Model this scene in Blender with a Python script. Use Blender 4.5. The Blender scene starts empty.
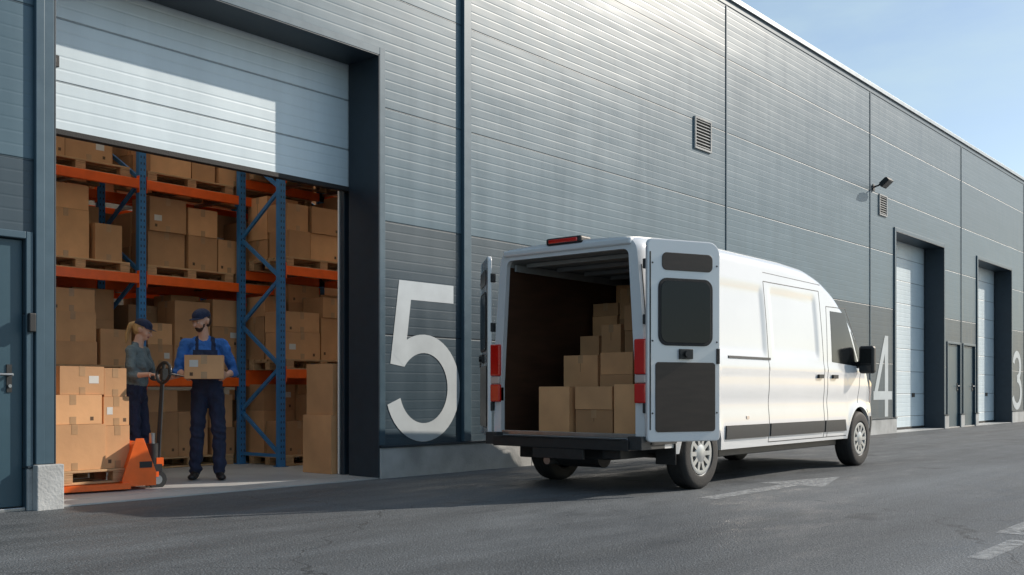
import bpy, bmesh, math, random
import numpy as np
from mathutils import Vector, Matrix, Euler
random.seed(7)
ZOOM=None
scene = bpy.context.scene
scene.view_settings.view_transform = 'Standard'
scene.view_settings.look = 'None'
scene.view_settings.exposure = 0
COL = scene.collection
H0 = 0.95
D = 8.2

# ------------------------------------------------------------------ materials
def nodes_of(m):
    m.use_nodes = True
    return m.node_tree.nodes, m.node_tree.links, m.node_tree.nodes['Principled BSDF']

def mat(name, col, rough=0.5, metal=0.0, ns=8.0, na=0.08, bump=0.0, bs=60.0, coat=0.0, rand=0.0, spec=0.5, stretch=(1,1,1), detail=6, bd=0.02):
    m = bpy.data.materials.new(name)
    n, l, p = nodes_of(m)
    tc = n.new('ShaderNodeTexCoord')
    mp = n.new('ShaderNodeMapping'); mp.inputs['Scale'].default_value = stretch
    l.new(tc.outputs['Object'], mp.inputs['Vector'])
    nz = n.new('ShaderNodeTexNoise'); nz.inputs['Scale'].default_value = ns; nz.inputs['Detail'].default_value = detail
    l.new(mp.outputs[0], nz.inputs['Vector'])
    mr = n.new('ShaderNodeMapRange'); mr.inputs['From Min'].default_value = 0.3; mr.inputs['From Max'].default_value = 0.7
    mr.inputs['To Min'].default_value = 1 - na; mr.inputs['To Max'].default_value = 1 + na
    l.new(nz.outputs['Fac'], mr.inputs['Value'])
    val = mr.outputs[0]
    if rand > 0:
        oi = n.new('ShaderNodeObjectInfo')
        r2 = n.new('ShaderNodeMapRange'); r2.inputs['To Min'].default_value = 1 - rand; r2.inputs['To Max'].default_value = 1 + rand
        l.new(oi.outputs['Random'], r2.inputs['Value'])
        mm = n.new('ShaderNodeMath'); mm.operation = 'MULTIPLY'
        l.new(val, mm.inputs[0]); l.new(r2.outputs[0], mm.inputs[1]); val = mm.outputs[0]
    sc = n.new('ShaderNodeVectorMath'); sc.operation = 'SCALE'
    sc.inputs[0].default_value = col[:3]
    l.new(val, sc.inputs['Scale'])
    l.new(sc.outputs[0], p.inputs['Base Color'])
    rr = n.new('ShaderNodeMapRange'); rr.inputs['To Min'].default_value = max(0.02, rough - 0.06); rr.inputs['To Max'].default_value = min(1, rough + 0.06)
    l.new(nz.outputs['Fac'], rr.inputs['Value']); l.new(rr.outputs[0], p.inputs['Roughness'])
    p.inputs['Metallic'].default_value = metal
    p.inputs['Specular IOR Level'].default_value = spec
    p.inputs['Coat Weight'].default_value = coat
    if bump > 0:
        n2 = n.new('ShaderNodeTexNoise'); n2.inputs['Scale'].default_value = bs; n2.inputs['Detail'].default_value = 5
        l.new(mp.outputs[0], n2.inputs['Vector'])
        b = n.new('ShaderNodeBump'); b.inputs['Strength'].default_value = bump; b.inputs['Distance'].default_value = bd
        l.new(n2.outputs['Fac'], b.inputs['Height']); l.new(b.outputs[0], p.inputs['Normal'])
    return m

def math_node(n, l, op, a, b=None, c=None):
    x = n.new('ShaderNodeMath'); x.operation = op
    for i, v in enumerate((a, b, c)):
        if v is None: continue
        if isinstance(v, (int, float)): x.inputs[i].default_value = v
        else: l.new(v, x.inputs[i])
    return x.outputs[0]

def ribbed(name, col, rough, metal, rib, seam, seam_off=0.33, ribd=0.003, tone=0.06, xmod=6.45, xoff=2.47, dirt=0.1, coat=0.0, wave=0.02, band=None, spec=0.5):
    m = bpy.data.materials.new(name)
    n, l, p = nodes_of(m)
    tc = n.new('ShaderNodeTexCoord')
    sp = n.new('ShaderNodeSeparateXYZ'); l.new(tc.outputs['Object'], sp.inputs[0])
    z, x = sp.outputs['Z'], sp.outputs['X']
    zz = math_node(n, l, 'SUBTRACT', z, seam_off)
    f = math_node(n, l, 'FRACT', math_node(n, l, 'DIVIDE', zz, rib))
    d = math_node(n, l, 'ABSOLUTE', math_node(n, l, 'SUBTRACT', f, 0.5))
    mr = n.new('ShaderNodeMapRange'); mr.interpolation_type = 'SMOOTHSTEP'
    mr.inputs['From Min'].default_value = 0.36; mr.inputs['From Max'].default_value = 0.5
    mr.inputs['To Min'].default_value = 1.0; mr.inputs['To Max'].default_value = 0.0
    l.new(d, mr.inputs['Value'])
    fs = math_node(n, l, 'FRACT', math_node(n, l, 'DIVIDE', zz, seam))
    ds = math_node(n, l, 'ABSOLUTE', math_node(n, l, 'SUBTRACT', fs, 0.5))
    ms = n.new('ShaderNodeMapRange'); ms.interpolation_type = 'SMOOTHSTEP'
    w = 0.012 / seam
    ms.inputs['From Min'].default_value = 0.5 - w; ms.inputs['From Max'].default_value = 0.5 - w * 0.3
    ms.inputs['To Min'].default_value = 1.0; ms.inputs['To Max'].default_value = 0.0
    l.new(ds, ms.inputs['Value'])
    hgt = math_node(n, l, 'ADD', math_node(n, l, 'MULTIPLY', mr.outputs[0], ribd), math_node(n, l, 'MULTIPLY', ms.outputs[0], 0.005))
    wav = n.new('ShaderNodeTexNoise'); wav.inputs['Scale'].default_value = 0.9; wav.inputs['Detail'].default_value = 2
    mp = n.new('ShaderNodeMapping'); mp.inputs['Scale'].default_value = (0.6, 1, 2.2)
    l.new(tc.outputs['Object'], mp.inputs['Vector']); l.new(mp.outputs[0], wav.inputs['Vector'])
    hgt = math_node(n, l, 'ADD', hgt, math_node(n, l, 'MULTIPLY', wav.outputs['Fac'], wave))
    b = n.new('ShaderNodeBump'); b.inputs['Strength'].default_value = 1.0; b.inputs['Distance'].default_value = 1.0
    l.new(hgt, b.inputs['Height']); l.new(b.outputs[0], p.inputs['Normal'])
    pz = math_node(n, l, 'FLOOR', math_node(n, l, 'DIVIDE', zz, seam))
    px = math_node(n, l, 'FLOOR', math_node(n, l, 'DIVIDE', math_node(n, l, 'SUBTRACT', x, xoff), xmod))
    cx = n.new('ShaderNodeCombineXYZ'); l.new(px, cx.inputs[0]); l.new(pz, cx.inputs[1])
    wn = n.new('ShaderNodeTexWhiteNoise'); wn.noise_dimensions = '2D'; l.new(cx.outputs[0], wn.inputs['Vector'])
    t1 = n.new('ShaderNodeMapRange'); t1.inputs['To Min'].default_value = 1 - tone; t1.inputs['To Max'].default_value = 1 + tone
    l.new(wn.outputs['Value'], t1.inputs['Value'])
    dn = n.new('ShaderNodeTexNoise'); dn.inputs['Scale'].default_value = 2.0; dn.inputs['Detail'].default_value = 8
    mp2 = n.new('ShaderNodeMapping'); mp2.inputs['Scale'].default_value = (2.5, 1, 0.35)
    l.new(tc.outputs['Object'], mp2.inputs['Vector']); l.new(mp2.outputs[0], dn.inputs['Vector'])
    t2 = n.new('ShaderNodeMapRange'); t2.inputs['From Min'].default_value = 0.3; t2.inputs['From Max'].default_value = 0.7
    t2.inputs['To Min'].default_value = 1 - dirt; t2.inputs['To Max'].default_value = 1 + dirt
    l.new(dn.outputs['Fac'], t2.inputs['Value'])
    t3 = math_node(n, l, 'MULTIPLY', t1.outputs[0], t2.outputs[0])
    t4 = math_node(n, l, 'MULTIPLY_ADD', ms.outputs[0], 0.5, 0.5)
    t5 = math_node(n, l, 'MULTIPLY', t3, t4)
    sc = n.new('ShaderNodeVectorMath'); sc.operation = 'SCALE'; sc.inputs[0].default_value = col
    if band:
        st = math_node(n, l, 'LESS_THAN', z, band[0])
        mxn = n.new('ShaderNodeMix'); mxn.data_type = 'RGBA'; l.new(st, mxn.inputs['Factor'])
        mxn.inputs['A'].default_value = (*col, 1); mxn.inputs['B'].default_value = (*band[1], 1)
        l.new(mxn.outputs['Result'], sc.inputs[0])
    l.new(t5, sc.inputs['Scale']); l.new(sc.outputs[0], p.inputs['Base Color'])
    rr = n.new('ShaderNodeMapRange'); rr.inputs['To Min'].default_value = rough - 0.08; rr.inputs['To Max'].default_value = rough + 0.1
    l.new(dn.outputs['Fac'], rr.inputs['Value']); l.new(rr.outputs[0], p.inputs['Roughness'])
    p.inputs['Metallic'].default_value = metal
    p.inputs['Coat Weight'].default_value = coat
    p.inputs['Specular IOR Level'].default_value = spec
    return m

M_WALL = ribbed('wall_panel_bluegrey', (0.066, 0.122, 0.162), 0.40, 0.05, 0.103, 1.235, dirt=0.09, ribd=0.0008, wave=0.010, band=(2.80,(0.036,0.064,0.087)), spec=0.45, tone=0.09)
M_SHUT = ribbed('shutter_panel_grey', (0.60, 0.70, 0.76), 0.38, 0.0, 0.11, 0.55, ribd=0.0022, tone=0.02, dirt=0.05, wave=0.006)
M_TRIM = mat('trim_bluegrey', (0.050, 0.095, 0.130), 0.4, 0.1, na=0.06)
M_TRIMD = mat('trim_dark', (0.022, 0.036, 0.05), 0.45, 0.1, na=0.1)
M_DOORB = mat('steel_door_blue', (0.030, 0.075, 0.105), 0.4, 0.1, ns=3, na=0.06)
M_CONC = mat('plinth_concrete', (0.40, 0.41, 0.41), 0.8, ns=3, na=0.22, bump=0.3, bs=40)
M_FLOOR = mat('interior_concrete', (0.40, 0.41, 0.41), 0.5, ns=1.5, na=0.15, bump=0.1, bs=50)
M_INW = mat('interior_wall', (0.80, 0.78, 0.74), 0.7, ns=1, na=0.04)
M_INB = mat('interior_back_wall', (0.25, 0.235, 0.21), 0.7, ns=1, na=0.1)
M_NUM = mat('number_paint', (0.48, 0.53, 0.56), 0.5, ns=3, na=0.10)
M_WHITE = mat('van_white_paint', (0.70, 0.72, 0.74), 0.20, ns=1.5, na=0.03, coat=0.8)
M_BLACK = mat('black_plastic', (0.018, 0.019, 0.02), 0.5, ns=20, na=0.2)
M_DGREY = mat('dark_moulding', (0.03, 0.032, 0.034), 0.55, ns=20, na=0.15, bump=0.1, bs=300)
M_RUBBER = mat('rubber', (0.02, 0.02, 0.021), 0.75, ns=15, na=0.2, bump=0.2, bs=80)
M_GLASS = mat('dark_glass', (0.010, 0.012, 0.014), 0.12, na=0.0, spec=0.3)
M_RED = mat('red_lens', (0.62, 0.015, 0.01), 0.15, na=0.05, coat=0.8)
M_LENSW = mat('clear_lens', (0.55, 0.45, 0.42), 0.15, na=0.05, coat=0.8)
M_LENSD = mat('lamp_glass_dark', (0.06, 0.065, 0.07), 0.25, na=0.05)
M_RIM = mat('rim_silver', (0.40, 0.42, 0.43), 0.35, 0.5, na=0.08)
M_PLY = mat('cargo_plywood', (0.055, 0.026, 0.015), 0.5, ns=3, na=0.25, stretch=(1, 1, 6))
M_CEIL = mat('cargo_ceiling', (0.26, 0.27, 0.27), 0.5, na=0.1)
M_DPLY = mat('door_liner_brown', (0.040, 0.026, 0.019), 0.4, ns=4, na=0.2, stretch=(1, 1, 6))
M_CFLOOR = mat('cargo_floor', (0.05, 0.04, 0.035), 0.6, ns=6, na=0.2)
M_STEEL = mat('steel', (0.35, 0.36, 0.37), 0.35, 0.9, na=0.1)
M_SEAM = mat('seam_dark', (0.05, 0.05, 0.052), 0.6, na=0)
M_ORANGE = mat('rack_orange', (0.95, 0.13, 0.010), 0.4, ns=6, na=0.1)
M_BLUE = mat('rack_blue', (0.04, 0.19, 0.42), 0.4, ns=6, na=0.12)
M_JACK = mat('jack_orange', (0.92, 0.14, 0.01), 0.35, ns=8, na=0.1, coat=0.3)
M_CARD = mat('cardboard', (0.55, 0.295, 0.14), 0.75, ns=2.2, na=0.16, bump=0.06, bs=25, rand=0.30)
M_TAPE = mat('packing_tape', (0.44, 0.26, 0.135), 0.3, ns=10, na=0.1, rand=0.1)
M_LABEL = mat('paper_label', (0.62, 0.60, 0.56), 0.6, na=0.05)
M_LINE = mat('box_gap', (0.13, 0.075, 0.04), 0.8, na=0.0)
M_WOOD = mat('pallet_wood', (0.50, 0.31, 0.16), 0.75, ns=5, na=0.25, stretch=(1, 6, 6), bump=0.2, bs=40, rand=0.15)
M_SKIN = mat('skin', (0.64, 0.36, 0.25), 0.5, ns=12, na=0.08)
M_NAVY = mat('navy_cloth', (0.014, 0.022, 0.055), 0.85, ns=7, na=0.3, bump=0.9, bs=7, bd=.04, stretch=(1.6,1.6,.8))
M_BLUESH = mat('blue_shirt', (0.035, 0.15, 0.46), 0.85, ns=7, na=0.3, bump=1.0, bs=8, bd=.05)
M_GREYSH = mat('grey_green_shirt', (0.14, 0.175, 0.18), 0.85, ns=7, na=0.3, bump=1.0, bs=8, bd=.05)
M_SHOE = mat('shoe_black', (0.012, 0.012, 0.014), 0.5, na=0.1)
M_HAIRB = mat('hair_blonde', (0.50, 0.30, 0.12), 0.55, ns=40, na=0.3, stretch=(1, 1, .2))
M_HAIRD = mat('hair_dark', (0.055, 0.03, 0.018), 0.6, ns=40, na=0.3)
M_BROW = mat('eyebrow', (0.16, 0.085, 0.05), 0.6, ns=40, na=0.3)
M_EYE = mat('eye', (0.05, 0.035, 0.025), 0.2, na=0)
M_EYEW = mat('eye_white', (0.6, 0.52, 0.46), 0.3, na=0)
M_LIP = mat('lip', (0.38, 0.12, 0.10), 0.45, na=0)
M_ROOFFILL = bpy.data.materials.new('added_roof_fill_sheet'); M_ROOFFILL.use_nodes = True  # translucent sheet for an invented roof opening, added to brighten the hall
_n = M_ROOFFILL.node_tree.nodes; _l = M_ROOFFILL.node_tree.links; _n.remove(_n['Principled BSDF'])
_t = _n.new('ShaderNodeBsdfTranslucent'); _t.inputs['Color'].default_value = (0.97, 0.90, 0.78, 1); _l.new(_t.outputs[0], _n['Material Output'].inputs['Surface'])

# ------------------------------------------------------------------ mesh builder
class MB:
    def __init__(s): s.v=[]; s.f=[]; s.mi=[]; s.mats=[]; s.sm=[]
    def idx(s, m):
        if m not in s.mats: s.mats.append(m)
        return s.mats.index(m)
    def add(s, verts, faces, m, smooth=False, M=None):
        o=len(s.v)
        for v in verts:
            v=Vector(v)
            if M is not None: v=M@v
            s.v.append(tuple(v))
        i=s.idx(m)
        for f in faces:
            s.f.append([o+k for k in f]); s.mi.append(i); s.sm.append(smooth)
    def box(s,x0,x1,y0,y1,z0,z1,m,M=None):
        V=[(x0,y0,z0),(x1,y0,z0),(x1,y1,z0),(x0,y1,z0),(x0,y0,z1),(x1,y0,z1),(x1,y1,z1),(x0,y1,z1)]
        F=[(0,3,2,1),(4,5,6,7),(0,1,5,4),(1,2,6,5),(2,3,7,6),(3,0,4,7)]
        s.add(V,F,m,M=M)
    def cyl(s,p0,p1,r,m,n=16,r2=None,caps=True,M=None):
        p0=Vector(p0);p1=Vector(p1); r2=r if r2 is None else r2
        d=(p1-p0).normalized(); q=d.to_track_quat('Z','Y')
        V=[];
        for p,rr in((p0,r),(p1,r2)):
            for k in range(n):
                a=2*math.pi*k/n; V.append(p+q@Vector((rr*math.cos(a),rr*math.sin(a),0)))
        F=[(k,(k+1)%n,n+(k+1)%n,n+k) for k in range(n)]
        s.add(V,F,m,True,M)
        if caps:
            s.add(V[:n],[tuple(reversed(range(n)))],m,False,M); s.add(V[n:],[tuple(range(n))],m,False,M)
    def bar(s,p0,p1,w,h,m,up=(0,0,1),M=None):
        p0=Vector(p0);p1=Vector(p1);d=(p1-p0);L=d.length;d.normalize()
        u=Vector(up); sx=d.cross(u)
        if sx.length<1e-4: sx=d.cross(Vector((1,0,0)))
        sx.normalize(); u=sx.cross(d).normalized()
        V=[]
        for p in(p0,p1):
            for a,b in((-1,-1),(1,-1),(1,1),(-1,1)): V.append(p+sx*a*w/2+u*b*h/2)
        F=[(0,3,2,1),(4,5,6,7),(0,1,5,4),(1,2,6,5),(2,3,7,6),(3,0,4,7)]
        s.add(V,F,m,M=M)
    def tube(s,pts,r,m,n=10,M=None):
        for a,b in zip(pts[:-1],pts[1:]): s.cyl(a,b,r,m,n,M=M)
    def prism(s,P,y0,y1,m,M=None):
        N=len(P); V=[(x,y0,z) for x,z in P]+[(x,y1,z) for x,z in P]
        s.add(V,[tuple(range(N)),tuple(range(2*N-1,N-1,-1))]+[(i,(i+1)%N,N+(i+1)%N,N+i) for i in range(N)],m,M=M)
    def lathe(s,prof,m,n=48,axis='Y',M=None,smooth=True):
        V=[]
        for r,a in prof:
            for k in range(n):
                t=2*math.pi*k/n
                V.append((r*math.cos(t),a,r*math.sin(t)))
        F=[]
        for i in range(len(prof)-1):
            for k in range(n):
                F.append((i*n+k,i*n+(k+1)%n,(i+1)*n+(k+1)%n,(i+1)*n+k))
        s.add(V,F,m,smooth,M)
    def build(s,name,parent=None,bevel=0,loc=None,seg=2,sharp=35,recalc=True):
        me=bpy.data.meshes.new(name); me.from_pydata(s.v,[],s.f)
        for m in s.mats: me.materials.append(m)
        me.polygons.foreach_set('material_index',s.mi); me.polygons.foreach_set('use_smooth',s.sm)
        me.update()
        if recalc:
            bm=bmesh.new(); bm.from_mesh(me); bmesh.ops.recalc_face_normals(bm,faces=bm.faces); bm.to_mesh(me); bm.free()
        if any(s.sm):
            me.set_sharp_from_angle(angle=math.radians(sharp))
        ob=bpy.data.objects.new(name,me); COL.objects.link(ob)
        if parent: ob.parent=parent
        if loc: ob.location=loc
        if bevel:
            b=ob.modifiers.new('bevel','BEVEL'); b.width=bevel; b.segments=seg; b.limit_method='ANGLE'; b.angle_limit=math.radians(40)
            b.harden_normals=False
        return ob

def empty(name,loc=(0,0,0),rz=0):
    e=bpy.data.objects.new(name,None); COL.objects.link(e); e.location=loc; e.rotation_euler=(0,0,rz); e.empty_display_size=0.3
    return e

# ------------------------------------------------------------------ camera
cam_d=bpy.data.cameras.new('camera'); cam=bpy.data.objects.new('camera',cam_d); COL.objects.link(cam)
cam.location=(0,0,H0); cam.rotation_euler=(math.radians(90),0,math.radians(39.94-90))
cam_d.sensor_width=36; cam_d.lens=1020/1024*36; cam_d.shift_y=103.5/1024; cam_d.clip_end=2000; cam_d.clip_start=0.05
if ZOOM:
    cam_d.lens*=ZOOM[2]; cam_d.shift_x=(ZOOM[0]-512)/1024*ZOOM[2]; cam_d.shift_y=(391-ZOOM[1])/1024*ZOOM[2]
scene.camera=cam

# ------------------------------------------------------------------ light
sun_dir=Vector((0.887,-0.46,0)).normalized()
EL=math.radians(29.5)
sd=Vector((sun_dir.x*math.cos(EL),sun_dir.y*math.cos(EL),math.sin(EL)))
L=bpy.data.lights.new('sun','SUN'); L.energy=5.0; L.angle=math.radians(0.5); L.color=(1,0.89,0.76)
lo=bpy.data.objects.new('sun',L); COL.objects.link(lo); lo.rotation_euler=(-sd).to_track_quat('-Z','Y').to_euler(); lo.location=(20,-20,30)
w=bpy.data.worlds.new('World'); scene.world=w; w.use_nodes=True
n=w.node_tree.nodes; l=w.node_tree.links
bg=n['Background']; sky=n.new('ShaderNodeTexSky'); sky.sky_type='NISHITA'; sky.sun_disc=False
sky.sun_elevation=EL; sky.sun_rotation=math.atan2(sun_dir.x,sun_dir.y); sky.air_density=1.0; sky.dust_density=0.6; sky.ozone_density=1.0
tc=n.new('ShaderNodeTexCoord'); mp=n.new('ShaderNodeMapping'); mp.inputs['Scale'].default_value=(1.2,1.2,4.0)
l.new(tc.outputs['Generated'],mp.inputs['Vector'])
nz=n.new('ShaderNodeTexNoise'); nz.inputs['Scale'].default_value=2.2; nz.inputs['Detail'].default_value=7; nz.inputs['Roughness'].default_value=0.55
l.new(mp.outputs[0],nz.inputs['Vector'])
cr=n.new('ShaderNodeMapRange'); cr.inputs['From Min'].default_value=0.40; cr.inputs['From Max'].default_value=0.72; cr.inputs['To Max'].default_value=0.65
l.new(nz.outputs['Fac'],cr.inputs['Value'])
mx=n.new('ShaderNodeMix'); mx.data_type='RGBA'; l.new(cr.outputs[0],mx.inputs['Factor']); l.new(sky.outputs[0],mx.inputs['A']); mx.inputs['B'].default_value=(4.6,5.9,6.1,1)
l.new(mx.outputs['Result'],bg.inputs['Color']); bg.inputs['Strength'].default_value=0.14

# ------------------------------------------------------------------ ground
def ground_mat():
    m=bpy.data.materials.new('asphalt'); n,l,p=nodes_of(m)
    tc=n.new('ShaderNodeTexCoord')
    def noise(scale,det,rough=.5,st=(1,1,1)):
        mp=n.new('ShaderNodeMapping'); mp.inputs['Scale'].default_value=st; l.new(tc.outputs['Object'],mp.inputs[0])
        a=n.new('ShaderNodeTexNoise'); a.inputs['Scale'].default_value=scale; a.inputs['Detail'].default_value=det; a.inputs['Roughness'].default_value=rough
        l.new(mp.outputs[0],a.inputs['Vector']); return a.outputs['Fac']
    def rng(v,a,b,c,d,sm=False):
        r=n.new('ShaderNodeMapRange'); r.inputs['From Min'].default_value=a; r.inputs['From Max'].default_value=b; r.inputs['To Min'].default_value=c; r.inputs['To Max'].default_value=d
        if sm: r.interpolation_type='SMOOTHSTEP'
        l.new(v,r.inputs['Value']); return r.outputs[0]
    big=noise(.35,8,.6,(.5,1.4,1)); med=noise(2.2,6,.6,(.6,1.6,1)); fine=noise(70,4,.7); trk=noise(1.0,3,.5,(.06,1.6,1))
    v=n.new('ShaderNodeTexVoronoi'); v.inputs['Scale'].default_value=80; l.new(tc.outputs['Object'],v.inputs['Vector'])
    vc=n.new('ShaderNodeSeparateColor'); l.new(v.outputs['Color'],vc.inputs[0])
    ch=math_node(n,l,'MULTIPLY',math_node(n,l,'GREATER_THAN',vc.outputs[0],.88),math_node(n,l,'LESS_THAN',v.outputs['Distance'],.38))
    base=math_node(n,l,'MULTIPLY',rng(big,.3,.7,.68,1.30),rng(fine,.3,.7,.42,1.65))
    base=math_node(n,l,'MULTIPLY',base,rng(med,.3,.7,.84,1.16))
    base=math_node(n,l,'MULTIPLY',base,rng(trk,.35,.65,.76,1.14))
    base=math_node(n,l,'ADD',base,math_node(n,l,'MULTIPLY',ch,1.3))
    st=noise(1.1,3,.5); base=math_node(n,l,'MULTIPLY',base,rng(st,.68,.74,1,.62,True))
    wz=n.new('ShaderNodeTexNoise'); wz.inputs['Scale'].default_value=1.5; wz.inputs['Detail'].default_value=5; l.new(tc.outputs['Object'],wz.inputs['Vector'])
    ad=n.new('ShaderNodeVectorMath'); ad.operation='MULTIPLY_ADD'; ad.inputs[1].default_value=(.9,.9,0); l.new(wz.outputs['Color'],ad.inputs[0]); l.new(tc.outputs['Object'],ad.inputs[2])
    cv=n.new('ShaderNodeTexVoronoi'); cv.feature='DISTANCE_TO_EDGE'; cv.inputs['Scale'].default_value=.28; l.new(ad.outputs[0],cv.inputs['Vector'])
    crk=rng(cv.outputs['Distance'],.0008,.0035,.45,1)
    base=math_node(n,l,'MULTIPLY',base,crk)
    sc=n.new('ShaderNodeVectorMath'); sc.operation='SCALE'; sc.inputs[0].default_value=(0.086,0.096,0.105)
    l.new(base,sc.inputs['Scale']); l.new(sc.outputs[0],p.inputs['Base Color'])
    l.new(rng(med,.3,.7,.50,.80),p.inputs['Roughness'])
    h=math_node(n,l,'ADD',math_node(n,l,'MULTIPLY',v.outputs['Distance'],.6),fine)
    bu=n.new('ShaderNodeBump'); bu.inputs['Strength'].default_value=.75; bu.inputs['Distance'].default_value=.008
    l.new(h,bu.inputs['Height']); l.new(bu.outputs[0],p.inputs['Normal'])
    return m
M_ASPH=ground_mat()
g=MB(); g.add([(-600,-600,0),(900,-600,0),(900,600,0),(-600,600,0)],[(0,1,2,3)],M_ASPH); g.build('asphalt_ground')

def paint_mat():
    m=bpy.data.materials.new('worn_road_paint'); n,l,p=nodes_of(m)
    tc=n.new('ShaderNodeTexCoord'); a=n.new('ShaderNodeTexNoise'); a.inputs['Scale'].default_value=14; a.inputs['Detail'].default_value=9; a.inputs['Roughness'].default_value=.7
    l.new(tc.outputs['Object'],a.inputs['Vector'])
    r=n.new('ShaderNodeMapRange'); r.inputs['From Min'].default_value=.36; r.inputs['From Max'].default_value=.62
    r.inputs['To Min'].default_value=.08; r.inputs['To Max'].default_value=.60
    l.new(a.outputs['Fac'],r.inputs['Value'])
    p.inputs['Base Color'].default_value=(.48,.50,.51,1); p.inputs['Roughness'].default_value=.7
    l.new(r.outputs[0],p.inputs['Alpha'])
    return m
M_PAINT=paint_mat()
a=MB()
yc=4.45
a.add([(8.0,yc-.09,.004),(9.7,yc-.09,.004),(9.7,yc+.09,.004),(8.0,yc+.09,.004)],[(0,1,2,3)],M_PAINT)
a.add([(9.7,yc-.34,.004),(10.95,yc,.004),(9.7,yc+.34,.004)],[(0,1,2)],M_PAINT); a.build('road_marking_arrow')
a=MB()
for x0,x1,y0,y1 in((6.1,6.9,1.62,1.74),(6.9,7.02,1.3,1.74),(6.1,7.02,1.18,1.28),(7.3,7.42,1.2,1.9),(7.42,8.1,1.78,1.9),(7.42,8.0,1.45,1.55)):
    a.add([(x0,y0,.004),(x1,y0,.004),(x1,y1,.004),(x0,y1,.004)],[(0,1,2,3)],M_PAINT)
a.build('road_marking_letters')

# ------------------------------------------------------------------ warehouse
WH=empty('warehouse_building')
TOP=7.5; BACK=8.66
BX=[2.47-6.45*2+6.45*i for i in range(0,11)]
X0,X1=BX[0],BX[-1]
DOORT=4.58
doors=[(3.97,7.53)]; pdoors=[(2.75,3.74)]
doors+=[(23.34,26.78),(29.72,33.18)]; pdoors+=[(27.12,28.12),(28.45,29.45)]
doors+=[(36.2,39.7),(42.6,46.1)]; 
holes=[(a,b,0,DOORT) for a,b in doors]+[(a,b,0,2.16) for a,b in pdoors]
xs=sorted(set([X0,X1]+[h[0] for h in holes]+[h[1] for h in holes]))
wl=MB()
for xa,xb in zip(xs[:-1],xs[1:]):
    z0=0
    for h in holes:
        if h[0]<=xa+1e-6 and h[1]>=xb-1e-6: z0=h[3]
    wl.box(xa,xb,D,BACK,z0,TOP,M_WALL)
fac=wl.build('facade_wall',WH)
bm=bmesh.new(); bm.from_mesh(fac.data); bmesh.ops.remove_doubles(bm,verts=bm.verts,dist=1e-5)
seen={}
for f in bm.faces: seen.setdefault(tuple(sorted(v.index for v in f.verts)),[]).append(f)
dele=[f for k,fs in seen.items() if len(fs)>1 for f in fs]
bmesh.ops.delete(bm,geom=dele,context='FACES'); bm.to_mesh(fac.data); bm.free()
ln=MB()
for xa,xb in zip(xs[:-1],xs[1:]):
    z0=.02
    for h in holes:
        if h[0]<=xa+1e-6 and h[1]>=xb-1e-6: z0=h[3]+.31
    if z0<TOP-.3: ln.box(xa+.001,xb-.001,BACK+.18,BACK+.20,z0,TOP-.26,M_INW)
ln.build('inner_liner',WH)
SK0,SK1=8.9,15.6  # roof gap cut for the added fill sheet
sh=MB()
sh.box(X0,X1,BACK+.002,SK0,TOP-.25,TOP-.05,M_INW)
sh.box(X0,X1,SK1,30,TOP-.25,TOP-.05,M_INW)
sh.box(X0,-3.0,SK0+.001,SK1-.001,TOP-.25,TOP-.05,M_INW); sh.box(14.0,X1,SK0+.001,SK1-.001,TOP-.25,TOP-.05,M_INW)
for i in range(9):
    sh.box(-1.2+i*1.9,-1.1+i*1.9,SK0+.001,SK1-.001,TOP-.3,TOP-.1,M_INW)
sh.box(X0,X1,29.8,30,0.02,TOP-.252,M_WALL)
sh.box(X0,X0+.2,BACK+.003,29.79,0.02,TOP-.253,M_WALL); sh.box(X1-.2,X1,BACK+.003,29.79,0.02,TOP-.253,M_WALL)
sh.box(14.1,14.2,BACK+.203,29.79,0.02,TOP-.254,M_INW)
sh.box(X0+.2,X1-.2,BACK-.1,29.79,-.1,0.014,M_FLOOR)
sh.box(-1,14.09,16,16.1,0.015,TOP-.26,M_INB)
sh.build('roof_and_floor',WH)
sk=MB(); sk.add([(-2.99,SK0,TOP-.06),(13.99,SK0,TOP-.06),(13.99,SK1,TOP-.06),(-2.99,SK1,TOP-.06)],[(0,1,2,3)],M_ROOFFILL); sk.build('added_roof_fill',WH)  # added out of view: diffuses sun down onto racks and workers
th=MB()
for a_,b_ in doors: th.box(a_+.01,b_-.01,D-.02,BACK-.101,-.1,.012,M_FLOOR)
th.build('door_thresholds',WH)
pc=MB(); pc.box(X0-.05,X1+.05,D-.05,BACK+.1,TOP+.001,TOP+.09,mat('parapet_flashing',(.33,.37,.40),.4,.4))
pc.box(X0,X1,D-.012,D-.002,TOP-.10,TOP,M_TRIM); pc.build('parapet_cap',WH,bevel=.01)
vt=MB()
for i,x in enumerate(BX):
    if any(a_-.05<x<b_+.05 for a_,b_ in doors): continue
    if abs(x-8.92)<.02:
        vt.box(x-.065,x+.065,D-.05,D-.001,.355,TOP-.11,M_TRIM)
    else:
        vt.box(x-.022,x+.022,D-.014,D-.001,.355,TOP-.11,M_TRIM)
vt.build('panel_cover_strips',WH,bevel=.006)
pl=MB()
solid=[]
cur=X0
for a_,b_ in sorted(doors+pdoors):
    solid.append((cur,a_)); cur=b_
solid.append((cur,X1))
for a_,b_ in solid:
    if b_-a_<.12: continue
    x=a_
    while x<b_-.01:
        e=min(b_,x+2.6)
        if b_-e<.4:e=b_
        pl.box(x+.004,e-.004,D-.045,D-.001,-.02,.33,M_CONC); x=e
pl.box(3.78,4.0,D-.13,D-.047,-.02,.36,M_CONC)
pl.build('concrete_plinth',WH,bevel=.008)
fl=MB()
for a_,b_ in solid: 
    if b_-a_>.12: fl.box(a_,b_,D-.06,D-.002,.334,.352,M_TRIMD)
fl.build('plinth_flashing',WH)
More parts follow.
